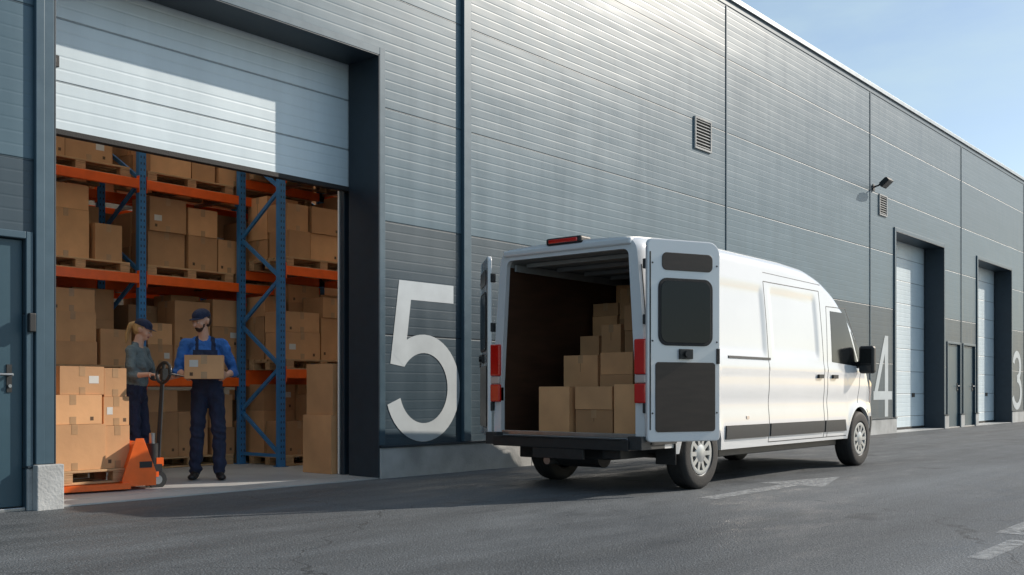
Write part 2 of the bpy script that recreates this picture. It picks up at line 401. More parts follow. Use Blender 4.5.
def big_door(i,a_,b_,openz):
    f=MB()
    w_=.085
    f.box(a_-w_,a_-.003,D-.03,D-.002,.36,DOORT+w_,M_TRIM); f.box(b_+.003,b_+w_,D-.03,D-.002,.36,DOORT+w_,M_TRIM)
    f.box(a_-.002,b_+.002,D-.03,D-.002,DOORT+.003,DOORT+w_,M_TRIM)
    f.box(a_-.002,a_+.012,D-.029,BACK,.014,DOORT,M_TRIMD); f.box(b_-.012,b_+.002,D-.029,BACK,.014,DOORT,M_TRIMD)
    f.box(a_+.013,b_-.013,D-.029,BACK,DOORT-.012,DOORT+.002,M_TRIMD)
    f.build('door_frame',WH,bevel=.004)
    s=MB(); s.box(a_-.08,b_+.08,BACK+.02,BACK+.07,openz,DOORT+.3 if openz<.5 else DOORT+.25,M_SHUT)
    s.build('roller_shutter',WH)
    k=MB(); k.box(a_-.05,b_+.05,BACK+.005,BACK+.085,openz-.05,openz-.001,M_RUBBER)
    k.box(a_-.1,a_+.0,BACK+.09,BACK+.16,.015,DOORT,M_TRIMD); k.box(b_+.0,b_+.1,BACK+.09,BACK+.16,.015,DOORT,M_TRIMD)
    if openz>1:
        k.box(a_+.10,a_+.28,BACK+.0,BACK+.018,openz+.53,openz+.63,M_BLACK)
        k.box(a_+.13,a_+.25,BACK-.012,BACK-.001,openz+.56,openz+.60,M_DGREY)
    else:
        k.box(b_-.9,b_-.72,BACK+.0,BACK+.018,.8,.9,M_BLACK)
    k.build('shutter_hardware',WH,bevel=.004)
big_door(0,*doors[0],3.22)
for a_,b_ in doors[1:]: big_door(1,a_,b_,.07)
for a_,b_ in pdoors:
    f=MB()
    f.box(a_-.06,a_-.002,D-.025,D-.002,.01,2.22,M_TRIM); f.box(b_+.002,b_+.06,D-.025,D-.002,.01,2.22,M_TRIM)
    f.box(a_-.001,b_+.001,D-.025,D-.002,2.162,2.22,M_TRIM)
    f.box(a_+.004,b_-.004,D+.03,D+.08,.03,2.155,M_DOORB)
    f.box(a_,b_,D-.02,D+.2,-.02,.025,M_STEEL)
    f.build('personnel_door',WH,bevel=.006)
    k=MB(); hx=b_-.11
    k.box(hx-.02,hx+.02,D+.02,D+.0295,.94,1.16,M_BLACK)
    k.cyl((hx,D+.02,1.08),(hx,D-.035,1.08),.011,M_STEEL); k.cyl((hx,D-.03,1.08),(hx-.13,D-.03,1.08),.011,M_STEEL)
    k.cyl((hx,D+.025,.99),(hx,D+.005,.99),.014,M_STEEL)
    k.build('door_handle',WH)
k=MB(); k.box(3.745,3.80,D-.075,D-.03,1.42,1.57,M_BLACK); k.build('call_box',WH,bevel=.008)
k=MB(); k.box(3.81,3.883,D-.045,D-.001,.36,TOP-.11,M_TRIM); k.build('jamb_pilaster',WH,bevel=.006)
def vent(x0,x1,z0,z1):
    v=MB(); v.box(x0-.03,x1+.03,D-.03,D-.001,z0-.03,z0-.0005,M_CONC); v.box(x0-.03,x1+.03,D-.03,D-.001,z1+.0005,z1+.03,M_CONC)
    v.box(x0-.03,x0-.001,D-.03,D-.001,z0,z1,M_CONC); v.box(x1+.001,x1+.03,D-.03,D-.001,z0,z1,M_CONC)
    v.box(x0,x1,D-.006,D-.001,z0,z1,M_BLACK)
    k_=int((z1-z0)/.05)
    for i in range(k_):
        z=z0+(i+.5)*(z1-z0)/k_
        v.bar((x0,D-.018,z),(x1,D-.018,z),.028,.006,M_CONC,up=(0,-.7,.7))
    v.build('wall_vent',WH)
vent(14.33,14.8,4.85,5.3); vent(22.35,22.75,4.85,5.25)
def ribbon(mb,pts,w_,x0,z0,hh,y):
    P=[Vector((x0+p[0]*hh,z0+p[1]*hh)) for p in pts]; Lf=[];Rt=[]
    for i,p in enumerate(P):
        a_=(P[i]-P[i-1]).normalized() if i>0 else (P[1]-P[0]).normalized()
        b_=(P[i+1]-P[i]).normalized() if i<len(P)-1 else a_
        na=Vector((-a_.y,a_.x)); nb=Vector((-b_.y,b_.x)); m=(na+nb).normalized(); k_=w_*hh/2/max(.35,m.dot(na))
        Lf.append(p+m*k_); Rt.append(p-m*k_)
    V=[(q.x,y,q.y) for q in Lf]+[(q.x,y,q.y) for q in Rt]; N=len(P)
    mb.add(V,[(i,i+1,N+i+1,N+i) for i in range(N-1)],M_NUM)
def arc(cx,cz,rx,rz,a0,a1,n=40):
    return [(cx+rx*math.cos(math.radians(a0+(a1-a0)*i/n)),cz+rz*math.sin(math.radians(a0+(a1-a0)*i/n))) for i in range(n+1)]
GL={'5':[([(.60,.942),(.165,.942),(.098,.475)],.116),(arc(.33,.335,.272,.279,143,-163),.116)],
    '4':[([(.45,0),(.45,1.0)],.115),([(.425,.955),(.075,.262)],.10),([(.012,.262),(.64,.262)],.105)],
    '3':[(arc(.315,.735,.215,.207,165,-88),.116),(arc(.32,.29,.262,.234,88,-163),.116)]}
def number(ch,x0,z0,hh):
    mb=MB()
    for i,(pts,w_) in enumerate(GL[ch]): ribbon(mb,pts,w_,x0,z0,hh,D-.004-.0012*i)
    mb.build('painted_number_'+ch,WH)
number('5',7.64,.38,1.80); number('4',21.98,.38,1.80); number('3',33.3,.38,1.80)

FLD=empty('wall_floodlight')
k=MB(); k.box(21.9,22.0,D-.04,D-.016,5.28,5.42,M_BLACK)
k.cyl((21.95,D-.03,5.36),(21.95,D-.25,5.42),.018,M_BLACK); 
Mx=Matrix.Translation((21.95,D-.30,5.42))@Euler((math.radians(-40),0,0)).to_matrix().to_4x4()
k.box(-.15,.15,-.11,.11,-.04,.04,M_BLACK,M=Mx); k.box(-.13,.13,-.09,.09,-.048,-.041,M_LENSD,M=Mx)
for i in range(5): k.box(-.13+i*.058,-.115+i*.058,-.09,.09,.041,.065,M_BLACK,M=Mx)
k.build('lamp_body',FLD,bevel=.005)

# ------------------------------------------------------------------ cardboard boxes / pallets
def cbox(x0,y0,z0,sx,sy,sz,rz=0,label=None,tape='x'):
    b=MB(); hx,hy=sx/2,sy/2
    b.box(-hx,hx,-hy,hy,0,sz,M_CARD)
    t=.0012; tw=.03
    if tape=='x':
        b.box(-hx-t,hx+t,-tw,tw,sz+.0004,sz+t+.0004,M_TAPE)
        b.box(-hx-t-.0004,-hx-.0004,-tw,tw,sz-.08,sz,M_TAPE); b.box(hx+.0004,hx+t+.0004,-tw,tw,sz-.08,sz,M_TAPE)
        b.box(-hx-t*2-.0004,-hx-t-.0006,-.002,.002,sz-.5*sz,sz-.08,M_LINE)
    else:
        b.box(-tw,tw,-hy-t,hy+t,sz+.0004,sz+t+.0004,M_TAPE)
        b.box(-tw,tw,-hy-t-.0004,-hy-.0004,sz-.09,sz,M_TAPE); b.box(-tw,tw,hy+.0004,hy+t+.0004,sz-.09,sz,M_TAPE)
        b.box(-tw,tw,-hy-t-.0004,-hy-.0004,0,.07,M_TAPE)
    if label is None: label=random.random()<.15
    if label:
        lx=random.choice((-hx*.75,hx*.3)); lz=random.uniform(.3,.55)*sz
        b.box(lx,lx+min(.1,hx*.45),-hy-.0016,-hy-.0004,lz,lz+.07,M_LABEL)
    if random.random()<.4:
        lx=random.choice((-1,1))*hx*.65; b.box(lx-.016,lx+.016,-hy-.0010,-hy-.0004,sz*.12,sz*.12+.035,M_LINE)
    o=b.build('cardboard_box',None)
    o.location=(x0+hx,y0+hy,z0); o.rotation_euler=(0,0,rz)
    bv=o.modifiers.new('b','BEVEL'); bv.width=.005; bv.segments=1; bv.limit_method='ANGLE'
    return o
def pallet(x0,y0,z0,sx=1.2,sy=.8):
    b=MB(); h=.13
    for i in range(3):
        yy=i*(sy-.1)/2
        b.box(0,sx,yy,yy+.1,0,.02,M_WOOD)
        for j in range(3):
            xx=j*(sx-.12)/2; b.box(xx,xx+.12,yy+.002,yy+.098,.021,.089,M_WOOD)
    for j in range(3):
        xx=j*(sx-.12)/2; b.box(xx,xx+.12,0,sy,.09,.107,M_WOOD)
    for i in range(6):
        yy=i*(sy-.1)/5; b.box(0,sx,yy,yy+.1,.108,.13,M_WOOD)
    o=b.build('wooden_pallet',None,bevel=.003,seg=1); o.location=(x0,y0,z0); return o

def fill_shelf(x0,x1,y0,depth,z0,hmax,pal=True,layers=(0,1),full=False):
    x=x0+.04
    if pal:
        px=x
        while px+.95<=x1+.01:
            w_=min(1.2,x1-px-.02); pallet(px,y0+.02,z0,w_,min(.8,depth-.05)); px+=w_+.07
        z0=z0+.132
        hmax-=.14
    for layer in layers:
        x=x0+random.uniform(.04,.1); yy=y0+.06+layer*.42
        while x<x1-.3:
            wd=random.choice((.34,.42,.5,.56))
            if x+wd>x1-.02: wd=x1-.02-x
            z=z0; tot=hmax*random.choice((.6,.8,.93)) if (layer==0 and not full) else hmax*random.uniform(.88,.97)
            while z-z0<tot-.18:
                hh=random.choice((.26,.34,.42,.55)); 
                if z+hh-z0>hmax-.03: hh=hmax-.03-(z-z0)
                if hh<.16: break
                cbox(x+random.uniform(0,.012),yy+random.uniform(-.02,.03),z,wd-.01,.4,hh-.002,random.uniform(-.02,.02),tape=random.choice('xyy'))
                z+=hh
            x+=wd+random.uniform(.005,.05)

def rack(frames_x,y0,depth,levels,top,beam=True):
    R=empty('pallet_rack')
    b=MB()
    for fx in frames_x:
        for yy in(y0,y0+depth):
            b.box(fx-.045,fx+.045,yy-.035,yy-.031,.014,top,M_BLUE)
            b.box(fx-.045,fx-.041,yy-.03,yy+.035,.014,top,M_BLUE); b.box(fx+.041,fx+.045,yy-.03,yy+.035,.014,top,M_BLUE)
            b.box(fx-.07,fx+.07,yy-.06,yy+.06,.015,.022,M_BLUE)
            z=.1
            while z<top:
                b.box(fx-.026,fx-.014,yy-.0365,yy-.0352,z,z+.028,M_BLACK); b.box(fx+.014,fx+.026,yy-.0365,yy-.0352,z,z+.028,M_BLACK); z+=.075
        z=.15;up=True
        b.bar((fx,y0,z),(fx,y0+depth,z),.03,.04,M_BLUE)
        while z+.55<top:
            p,q=((y0,z),(y0+depth,z+.55)) if up else ((y0+depth,z),(y0,z+.55))
            b.bar((fx,p[0],p[1]),(fx,q[0],q[1]),.03,.045,M_BLUE); z+=.55; up=not up
    b.build('upright_frames',R)
    c=MB()
    for xa,xb in zip(frames_x[:-1],frames_x[1:]):
        for z in levels:
            for yy in(y0-.02,y0+depth+.02):
                c.box(xa+.047,xb-.047,yy-.025,yy+.025,z-.11,z,M_ORANGE)
                for e in(xa+.047,xb-.047-.006): c.box(e,e+.006,yy-.032,yy+.03,z-.16,z+.04,M_ORANGE)
            for k_ in range(3):
                xx=xa+(k_+1)*(xb-xa)/4; c.box(xx-.03,xx+.03,y0+.007,y0+depth-.007,z-.04,z-.002,M_STEEL)
    c.build('beams',R,bevel=.004,seg=1)
    return R
LY=11.12; LV=[1.12,2.33,3.45]
rack([3.74,6.44,9.14],LY,.95,LV,5.4)
rack([7.82,10.5],10.27,.82,[1.22,2.5,3.68],5.4)
for (xa,xb) in((3.80,6.38),(6.50,9.08)):
    zs=[.016]+LV
    for i,z in enumerate(zs):
        fill_shelf(xa,xb,LY,.95,z,(zs[i+1]-.12-z) if i<3 else 1.0)
zs=[.016,1.22,2.5,3.68]
for i,z in enumerate(zs): fill_shelf(7.88,10.44,10.27,.82,z,(zs[i+1]-.12-z) if i<3 else .9)
rack([3.2,5.9,8.6,11.3],12.25,.9,LV,5.4)
for (xa,xb) in((5.0,5.85),(5.96,8.54),(8.66,11.24)):
    zs=[.016]+LV
    for i,z in enumerate(zs):
        fill_shelf(xa,xb,12.25,.9,z,(zs[i+1]-.12-z) if i<3 else 1.0,pal=False,layers=(0,),full=True)
cbox(7.47,8.90,.016,.62,.5,.66,.0,tape='y',label=True); cbox(7.5,8.92,.678,.55,.45,.58,.02,tape='y')
cbox(8.15,9.0,.016,.5,.5,.5)

# loaded pallet + jack
PZ=.09
pallet(3.92,9.02,PZ,1.14,.8)
pt=PZ+.132
cbox(4.28,9.05,pt,.60,.38,.42,.01,tape='y'); cbox(4.895,9.07,pt,.24,.36,.40,-.02,tape='y')
cbox(4.3,9.46,pt,.7,.34,.42,0)
cbox(4.30,9.06,pt+.423,.55,.37,.27,-.02,tape='y'); cbox(4.87,9.08,pt+.403,.26,.34,.27,.03,tape='y')
cbox(4.45,9.08,pt+.695,.43,.33,.26,.03,tape='y',label=True); cbox(4.9,9.1,pt+.675,.22,.3,.27,-.03,tape='y')
cbox(4.3,9.46,pt+.423,.7,.33,.5,0); cbox(3.95,9.06,pt,.30,.7,.9,0)

PJ=empty('pallet_jack',(5.28,9.10,0),math.radians(-10))
k=MB()
for s in(-1,1):
    k.box(-1.20,-.20,s*.19-.075,s*.19+.075,.032,.085,M_JACK)
    k.cyl((-1.10,s*.19-.04,.05),(-1.10,s*.19+.04,.05),.035,M_BLACK)
    k.prism([(-.26,.05),(-.26,.12),(-.13,.50),(-.06,.50),(.06,.18),(.06,.05)],s*.20-.008,s*.20+.008,M_JACK)
k.prism([(-.235,.12),(-.115,.47),(-.085,.47),(-.205,.12)],-.19,.19,M_JACK)
k.box(-.26,.06,-.19,.19,.052,.10,M_JACK)
k.box(-.02,.12,-.12,.12,.12,.17,M_JACK)
k.box(-.10,.02,-.2105,-.2085,.22,.28,M_BLACK)
k.build('fork_frame',PJ,bevel=.005)
k=MB()
k.cyl((.10,0,.16),(.10,0,.44),.06,M_BLACK); k.cyl((.10,0,.44),(.10,0,.54),.03,M_STEEL)
k.box(.04,.16,-.10,.10,.17,.24,M_BLACK)
for s in(-1,1):
    k.cyl((.12,s*.06-.028,.09),(.12,s*.06+.028,.09),.09,M_BLACK,n=24); k.cyl((.12,s*.06-.031,.09),(.12,s*.06+.031,.09),.045,M_STEEL,n=20)
for s in(-1,1): k.cyl((.15,s*.03,.2),(.20,s*.02,1.04),.014,M_BLACK)
k.box(.12,.19,-.06,.06,.22,.30,M_JACK)
pts=[]
for i in range(33):
    a_=2*math.pi*i/32
    pts.append((.212+.013*math.sin(a_),.17*math.cos(a_),1.13+.10*math.sin(a_)))
k.tube(pts,.016,M_BLACK)
k.cyl((.20,0,1.0),(.215,0,1.22),.018,M_BLACK); k.box(.19,.245,-.035,.035,1.06,1.17,M_BLACK)
k.cyl((.22,.0,1.12),(.24,.10,1.16),.009,M_JACK)
k.build('tow_bar_and_pump',PJ)

# ------------------------------------------------------------------ van
VX,VY=7.80,5.87
VAN=empty('delivery_van',(VX,VY,0))
HW=.93
ZT=[(0,2.375),(.15,2.40),(.6,2.43),(1.5,2.45),(3.0,2.44),(3.6,2.41),(4.0,2.33),(4.35,2.22),(4.65,2.06),(4.9,1.87),(5.15,1.61),(5.38,1.33),(5.5,1.22),(5.7,1.12),(5.85,1.0),(5.95,.80),(5.99,.6),(6.0,.5)]
HWP=[(0,.90),(.04,.92),(.1,.929),(.4,.93),(4.6,.93),(5.0,.925),(5.3,.905),(5.6,.85),(5.8,.77),(5.93,.66),(6.0,.5)]
zx=[p[0] for p in ZT]; zy=[p[1] for p in ZT]; hx_=[p[0] for p in HWP]; hy_=[p[1] for p in HWP]
def smooth_interp(x,xs_,ys_):
    s=0
    for d in(-.06,-.03,0,.03,.06): s+=float(np.interp(min(max(x+d,0),6),xs_,ys_))
    return s/5
def zt(x): return smooth_interp(x,zx,zy)
def hwf(x): return float(np.interp(x,hx_,hy_))
WR=(.955,.345); WF=(5.00,.345); AR=.405
def bot(x):
    b=.36
    if x>5.5: b=.27
    if x<.5: b=.42
    for c in(WR,WF):
        d=AR**2-(x-c[0])**2
        if d>0: b=max(b,c[1]+math.sqrt(d))
    return b
def sst(a,b,x):
    t=min(1,max(0,(x-a)/(b-a))); return t*t*(3-2*t)
def side(x,z):
    w_=hwf(x)
    if z>1.0: w_-=.10*((z-1.0)/1.35)**1.5
    if z<.62: w_-=.03*((.62-z)/.3)**2
    r=sst(.28,.34,x)*(1-sst(2.34,2.39,x))*sst(1.33,1.38,z)*(1-sst(2.02,2.08,z))
    r2=sst(2.54,2.60,x)*(1-sst(3.72,3.78,x))*sst(1.33,1.38,z)*(1-sst(2.02,2.08,z))
    w_-=.018*max(r,r2)
    w_+=.012*math.exp(-((z-1.2)/.05)**2) if x<5.2 else 0
    # concave lower flank above the rubbing strip
    w_-=.014*math.exp(-((z-.82)/.11)**2)
    for c in(WR,WF):
        d=math.hypot(x-c[0],z-c[1]); w_+=.018*math.exp(-((d-AR)/.06)**2)
    return w_
NS=40;NA=8;NR=5
def section(x):
    b=bot(x); t=zt(x)
    r=.15 if x<3.8 else .15+.14*sst(3.8,5.0,x)
    r=min(r,(t-b)*.45)
    ze=max(t-r-.02,b+.02)
    P=[]
    hb=side(x,b)
    P.append((0,b)); P.append((hb*.6,b)); P.append((hb-.05,b))
    for i in range(NS+1):
        z=b+(ze-b)*i/NS; P.append((side(x,z),z))
    ws=side(x,ze)
    for i in range(1,NA+1):
        a_=math.pi/2*i/NA
        P.append((ws-r+r*math.cos(a_),ze+r*math.sin(a_)))
    wr=ws-r
    for i in range(1,NR+1):
        q=1-i/NR; P.append((wr*q,ze+r+.02*(1-q*q)))
    return P
xsn=sorted(set([round(x,4) for x in np.concatenate([np.linspace(0,.12,5),np.arange(.15,5.5,.035),np.linspace(5.5,5.94,16),np.linspace(5.95,6,6)])]+[round(WR[0]-AR,3),round(WR[0]+AR,3),round(WF[0]-AR,3),round(WF[0]+AR,3)]))
secs=[section(x) for x in xsn]
npt=len(secs[0])
vb=MB(); V=[];F=[];
full=2*npt-2
def full_loop(P,x): 
    Lp=[(x,-y,z) for y,z in P]
    Lp+=[(x,y,z) for y,z in P[-2:0:-1]]
    return Lp
for x,P in zip(xsn,secs): V+=full_loop(P,x)
gl_faces=[];bd=[]
for i in range(len(xsn)-1):
    xm=(xsn[i]+xsn[i+1])/2
    for k_ in range(full):
        f=(i*full+k_,i*full+(k_+1)%full,(i+1)*full+(k_+1)%full,(i+1)*full+k_)
        kk=k_ if k_<npt-1 else full-1-k_
        under=kk<2
        if 4.5<xm<5.36 and kk>=3+NS+2: gl_faces.append(f)
        elif under: bd.append((f,1))
        else: bd.append((f,0))
vb.add(V,[f for f,u in bd if u==0],M_WHITE,True)
vb.add(V,[f for f,u in bd if u==1],M_BLACK,True)
vb.add(V,gl_faces,M_GLASS,True)
vb.add(V[-full:],[tuple(range(full))],M_WHITE)
P0=secs[0]
OW=.80; OZ0=.53; OZ1=2.25; OT=.075
In=[]
for idx,(y,z) in enumerate(P0):
    if idx<3: yi,zi=(min(y,OW),OZ0)
    elif idx<3+NS+1: zi=OZ0+(OZ1-.06-OZ0)*(idx-3)/NS; yi=OW-OT*max(0,zi-1.0)/1.2
    else:
        q=(idx-(3+NS+1)+1)/(NA+NR); 
        yo=OW-OT
        if q<.5: ang=math.pi/2*(q*2); yi=yo-.06+.06*math.cos(ang); zi=OZ1-.06+.06*math.sin(ang)
        else: yi=(yo-.06)*(1-(q-.5)*2); zi=OZ1
    In.append((yi,zi))
In[0]=(0,OZ0);In[2]=(OW-.0005,OZ0)
outer=full_loop(P0,0); inner=full_loop(In,-.004); inner2=full_loop(In,.05)
lin=[ (3.32,v[1],v[2]) for v in full_loop(In,0)]
vb.add(outer+inner,[(k_,(k_+1)%full,full+(k_+1)%full,full+k_) for k_ in range(full)],M_WHITE)
vb.add(inner+inner2,[(k_,(k_+1)%full,full+(k_+1)%full,full+k_) for k_ in range(full)],M_WHITE)
walls=[];ceil=[];flo=[]
for k_ in range(full):
    f=(k_,(k_+1)%full,full+(k_+1)%full,full+k_)
    kk=k_ if k_<npt-1 else full-1-k_
    if kk<3: flo.append(f)
    elif kk>=3+NS: ceil.append(f)
    else: walls.append(f)
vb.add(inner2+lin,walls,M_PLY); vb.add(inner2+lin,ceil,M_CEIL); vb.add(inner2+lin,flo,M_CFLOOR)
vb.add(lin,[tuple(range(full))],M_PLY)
body=vb.build('body',VAN,recalc=False)
bm=bmesh.new(); bm.from_mesh(body.data); bmesh.ops.remove_doubles(bm,verts=bm.verts,dist=1e-5); bm.to_mesh(body.data); bm.free()
body.data.set_sharp_from_angle(angle=math.radians(32))
k=MB()
for i in range(6):
    x=.25+i*.5; k.box(x,x+.06,-.68,.68,OZ1-.045,OZ1-.004,M_CEIL)
for s in(-1,1):
    k.box(.1,3.2,s*.70-.012,s*.70+.012,OZ1-.10,OZ1-.03,M_CEIL)
k.build('roof_ribs',VAN,bevel=.006)

def patch(mb,c,m,off=.004,nx=12,nz=8,sides=(-1,1),thick=.006):
    for s in sides:
        V=[];F=[]
        for lay in(off,off-thick):
            for j in range(nz+1):
                for i in range(nx+1):
                    u=i/nx;v=j/nz
                    x=(1-v)*((1-u)*c[0][0]+u*c[1][0])+v*((1-u)*c[3][0]+u*c[2][0])
                    z=(1-v)*((1-u)*c[0][1]+u*c[1][1])+v*((1-u)*c[3][1]+u*c[2][1])
                    V.append((x,s*(side(x,z)+lay),z))
        N=(nx+1)*(nz+1)
        for j in range(nz):
            for i in range(nx):
                a_=j*(nx+1)+i; F.append((a_,a_+1,a_+nx+2,a_+nx+1))
        ring=[i for i in range(nx+1)]+[ (j+1)*(nx+1)+nx for j in range(nz)]+[nz*(nx+1)+i for i in range(nx-1,-1,-1)]+[j*(nx+1) for j in range(nz-1,0,-1)]
        for a_,b_ in zip(ring,ring[1:]+ring[:1]): F.append((a_,b_,N+b_,N+a_))
        mb.add(V,F,m,True)
def seam(mb,pts,w_=.009):
    for (x0,z0),(x1,z1) in zip(pts[:-1],pts[1:]):
        dx,dz=x1-x0,z1-z0;Ls=math.hypot(dx,dz); nx_,nz_=-dz/Ls*w_/2,dx/Ls*w_/2
        k_=max(2,int(Ls/.025))
        patch(mb,[(x0-nx_,z0-nz_),(x1-nx_,z1-nz_),(x1+nx_,z1+nz_),(x0+nx_,z0+nz_)],M_SEAM,off=.0016,nx=k_,nz=1,thick=.003)
k=MB()
patch(k,[(4.14,1.30),(4.97,1.26),(4.62,1.92),(4.18,1.92)],M_GLASS,off=.003)
patch(k,[(5.02,1.27),(5.22,1.26),(4.93,1.58),(4.80,1.70)],M_GLASS,off=.003)
k.build('side_windows',VAN,sharp=30,recalc=False)
k=MB()
patch(k,[(1.45,.46),(2.41,.46),(2.41,.60),(1.45,.60)],M_DGREY,off=.016,thick=.02)
patch(k,[(2.45,.46),(3.87,.46),(3.87,.60),(2.45,.60)],M_DGREY,off=.016,thick=.02,nx=20)
patch(k,[(3.91,.46),(4.54,.46),(4.50,.60),(3.91,.60)],M_DGREY,off=.016,thick=.02)
patch(k,[(.06,.46),(.48,.46),(.52,.60),(.06,.60)],M_DGREY,off=.016,thick=.02)
patch(k,[(1.52,1.285),(2.47,1.285),(2.47,1.31),(1.52,1.31)],M_DGREY,off=.008,thick=.01,nx=14,nz=1,sides=(-1,))
patch(k,[(5.55,.28),(5.9,.28),(5.9,.62),(5.5,.62)],M_DGREY,off=.01,thick=.02)
for c in((3.69,1.10),(4.11,1.10)):
    patch(k,[(c[0],c[1]),(c[0]+.14,c[1]),(c[0]+.14,c[1]+.045),(c[0],c[1]+.045)],M_BLACK,off=.028,thick=.03,nx=4,nz=2)
patch(k,[(1.9,.66),(1.96,.66),(1.96,.69),(1.9,.69)],M_LENSW,off=.006,nx=2,nz=1)
k.build('mouldings_and_handles',VAN,recalc=False)
k=MB()
seam(k,[(2.43,.40),(2.43,2.14)]); seam(k,[(3.89,.40),(3.89,2.14)]); seam(k,[(2.43,2.14),(3.89,2.14)])
seam(k,[(3.99,.40),(3.99,1.2),(4.07,1.97)]); seam(k,[(4.07,1.97),(4.66,1.98),(5.0,1.5),(5.03,1.2),(4.95,.80)])
seam(k,[(.03,1.0),(.03,2.1)]); seam(k,[(2.43,.40),(4.55,.40)]); seam(k,[(5.3,1.24),(5.5,1.0),(5.6,.8)])
seam(k,[(2.44,2.24),(3.95,2.22)],.006)
k.build('panel_gaps',VAN,recalc=False)
k=MB()
patch(k,[(5.52,.80),(5.84,.78),(5.78,.98),(5.45,1.10)],M_LENSW,off=.005)
k.build('headlamps',VAN,recalc=False)
def empty_child(name,parent,loc):
    e=bpy.data.objects.new(name,None); COL.objects.link(e); e.parent=parent; e.location=loc; return e
def wheel(x,y,s):
    W=empty_child('wheel',VAN,(x,y,WR[1]))
    k=MB(); R=.345
    M=Matrix.Scale(s,4,(0,1,0))
    prof=[(.215,.10),(.225,.108),(.30,.112),(.325,.104),(.340,.088),(.345,.06),(.345,-.06),(.340,-.088),(.325,-.104),(.30,-.112),(.225,-.108),(.215,-.10)]
    k.lathe(prof,M_RUBBER,n=56,M=M)
    for g_ in(-.045,0,.045): k.lathe([(.3456,g_-.004),(.3462,g_),(.3456,g_+.004)],M_BLACK,n=56,M=M)
    k.lathe([(.218,.102),(.222,.098),(.212,.094),(.205,.075),(.195,.02),(.19,-.09)],M_RIM,n=56,M=M)
    k.lathe([(0,.03),(.195,.03)],M_BLACK,n=40,M=M)
    k.lathe([(.205,.100),(.19,.104),(.165,.100),(.16,.085)],M_RIM,n=56,M=M)
    for i in range(10):
        a_=2*math.pi*i/10
        p0=Vector((.06*math.cos(a_),.088,.06*math.sin(a_))); p1=Vector((.18*math.cos(a_),.093,.18*math.sin(a_)))
        k.bar(M@p0,M@p1,.042,.018,M_RIM,up=(0,1,0))
    k.lathe([(0,.112),(.03,.112),(.055,.106),(.085,.098),(.10,.092),(.10,.05)],M_RIM,n=32,M=M)
    k.build('tyre_and_rim',W)
for x in(WR[0],WF[0]):
    wheel(x,-.83,-1); wheel(x,.83,1)
k=MB()
k.box(.15,5.6,-.45,.45,.30,.50,M_BLACK); k.cyl((WR[0],-.72,.33),(WR[0],.72,.33),.05,M_BLACK)
k.box(.02,.5,-.62,-.42,.32,.42,M_BLACK)
k.cyl((.1,.3,.27),(1.6,.3,.27),.04,M_STEEL)
for s in(-1,1):
    k.box(.46,.475,s*.83-.11,s*.83+.11,.26,.46,M_RUBBER)
    k.box(1.5,4.5,s*.77-.05,s*.77+.05,.28,.38,M_BLACK)
k.cyl((.30,-.25,.33),(.30,.25,.33),.12,M_BLACK)
k.build('chassis',VAN,bevel=.01)
k=MB()
k.box(-.13,.06,-.80,.80,.41,.505,M_BLACK); k.box(-.14,-.02,-.72,.72,.5055,.515,M_DGREY)
for s in(-1,1):
    k.box(-.10,.30,s*.85-.075,s*.85+.075,.42,.54,M_DGREY)
k.box(-.125,-.09,-.30,.30,.31,.409,M_BLACK)
k.build('rear_bumper_step',VAN,bevel=.015,seg=3)
k=MB()
k.box(-.005,.02,-.79,.79,.516,.56,M_STEEL); k.build('floor_sill',VAN,bevel=.004)
k=MB()
for s in(-1,1):
    y0,y1=(s*.80,s*.925) if s>0 else (s*.925,s*.80)
    k.box(-.035,.05,y0,y1,1.10,1.42,M_RED); k.box(-.033,.05,y0+.003,y1-.003,1.02,1.0985,M_LENSW); k.box(-.035,.05,y0,y1,.84,1.0185,M_RED)
k.build('tail_lights',VAN,bevel=.014,seg=3)
k=MB()
k.box(-.035,.14,-.21,.21,2.352,2.42,M_BLACK); k.build('brake_light_pod',VAN,bevel=.02,seg=3)
k=MB(); k.box(-.045,-.02,-.17,.17,2.366,2.404,M_RED); k.build('high_brake_light',VAN,bevel=.008)
k=MB(); k.box(-.03,.05,-.76,.76,2.285,2.35,M_WHITE); k.build('roof_lip',VAN,bevel=.02,seg=3)
k=MB()
for s in(-1,1):
    for z in(.75,1.55,2.05): k.box(-.03,.03,s*.91-.012,s*.91+.02,z,z+.09,M_DGREY)
k.build('door_hinges',VAN,bevel=.006)
for s in(-1,1):
    k=MB()
    k.box(4.88,4.99,s*1.05-.10,s*1.05+.10,1.17,1.52,M_BLACK)
    k.build('mirror',VAN,bevel=.04,seg=4)
    k=MB(); k.box(4.872,4.879,s*1.05-.07,s*1.05+.07,1.3,1.48,M_GLASS); k.box(4.872,4.879,s*1.05-.07,s*1.05+.07,1.2,1.285,M_GLASS)
    k.bar((4.95,s*.90,1.27),(4.93,s*.98,1.3),.06,.07,M_BLACK); k.build('mirror_glass',VAN)

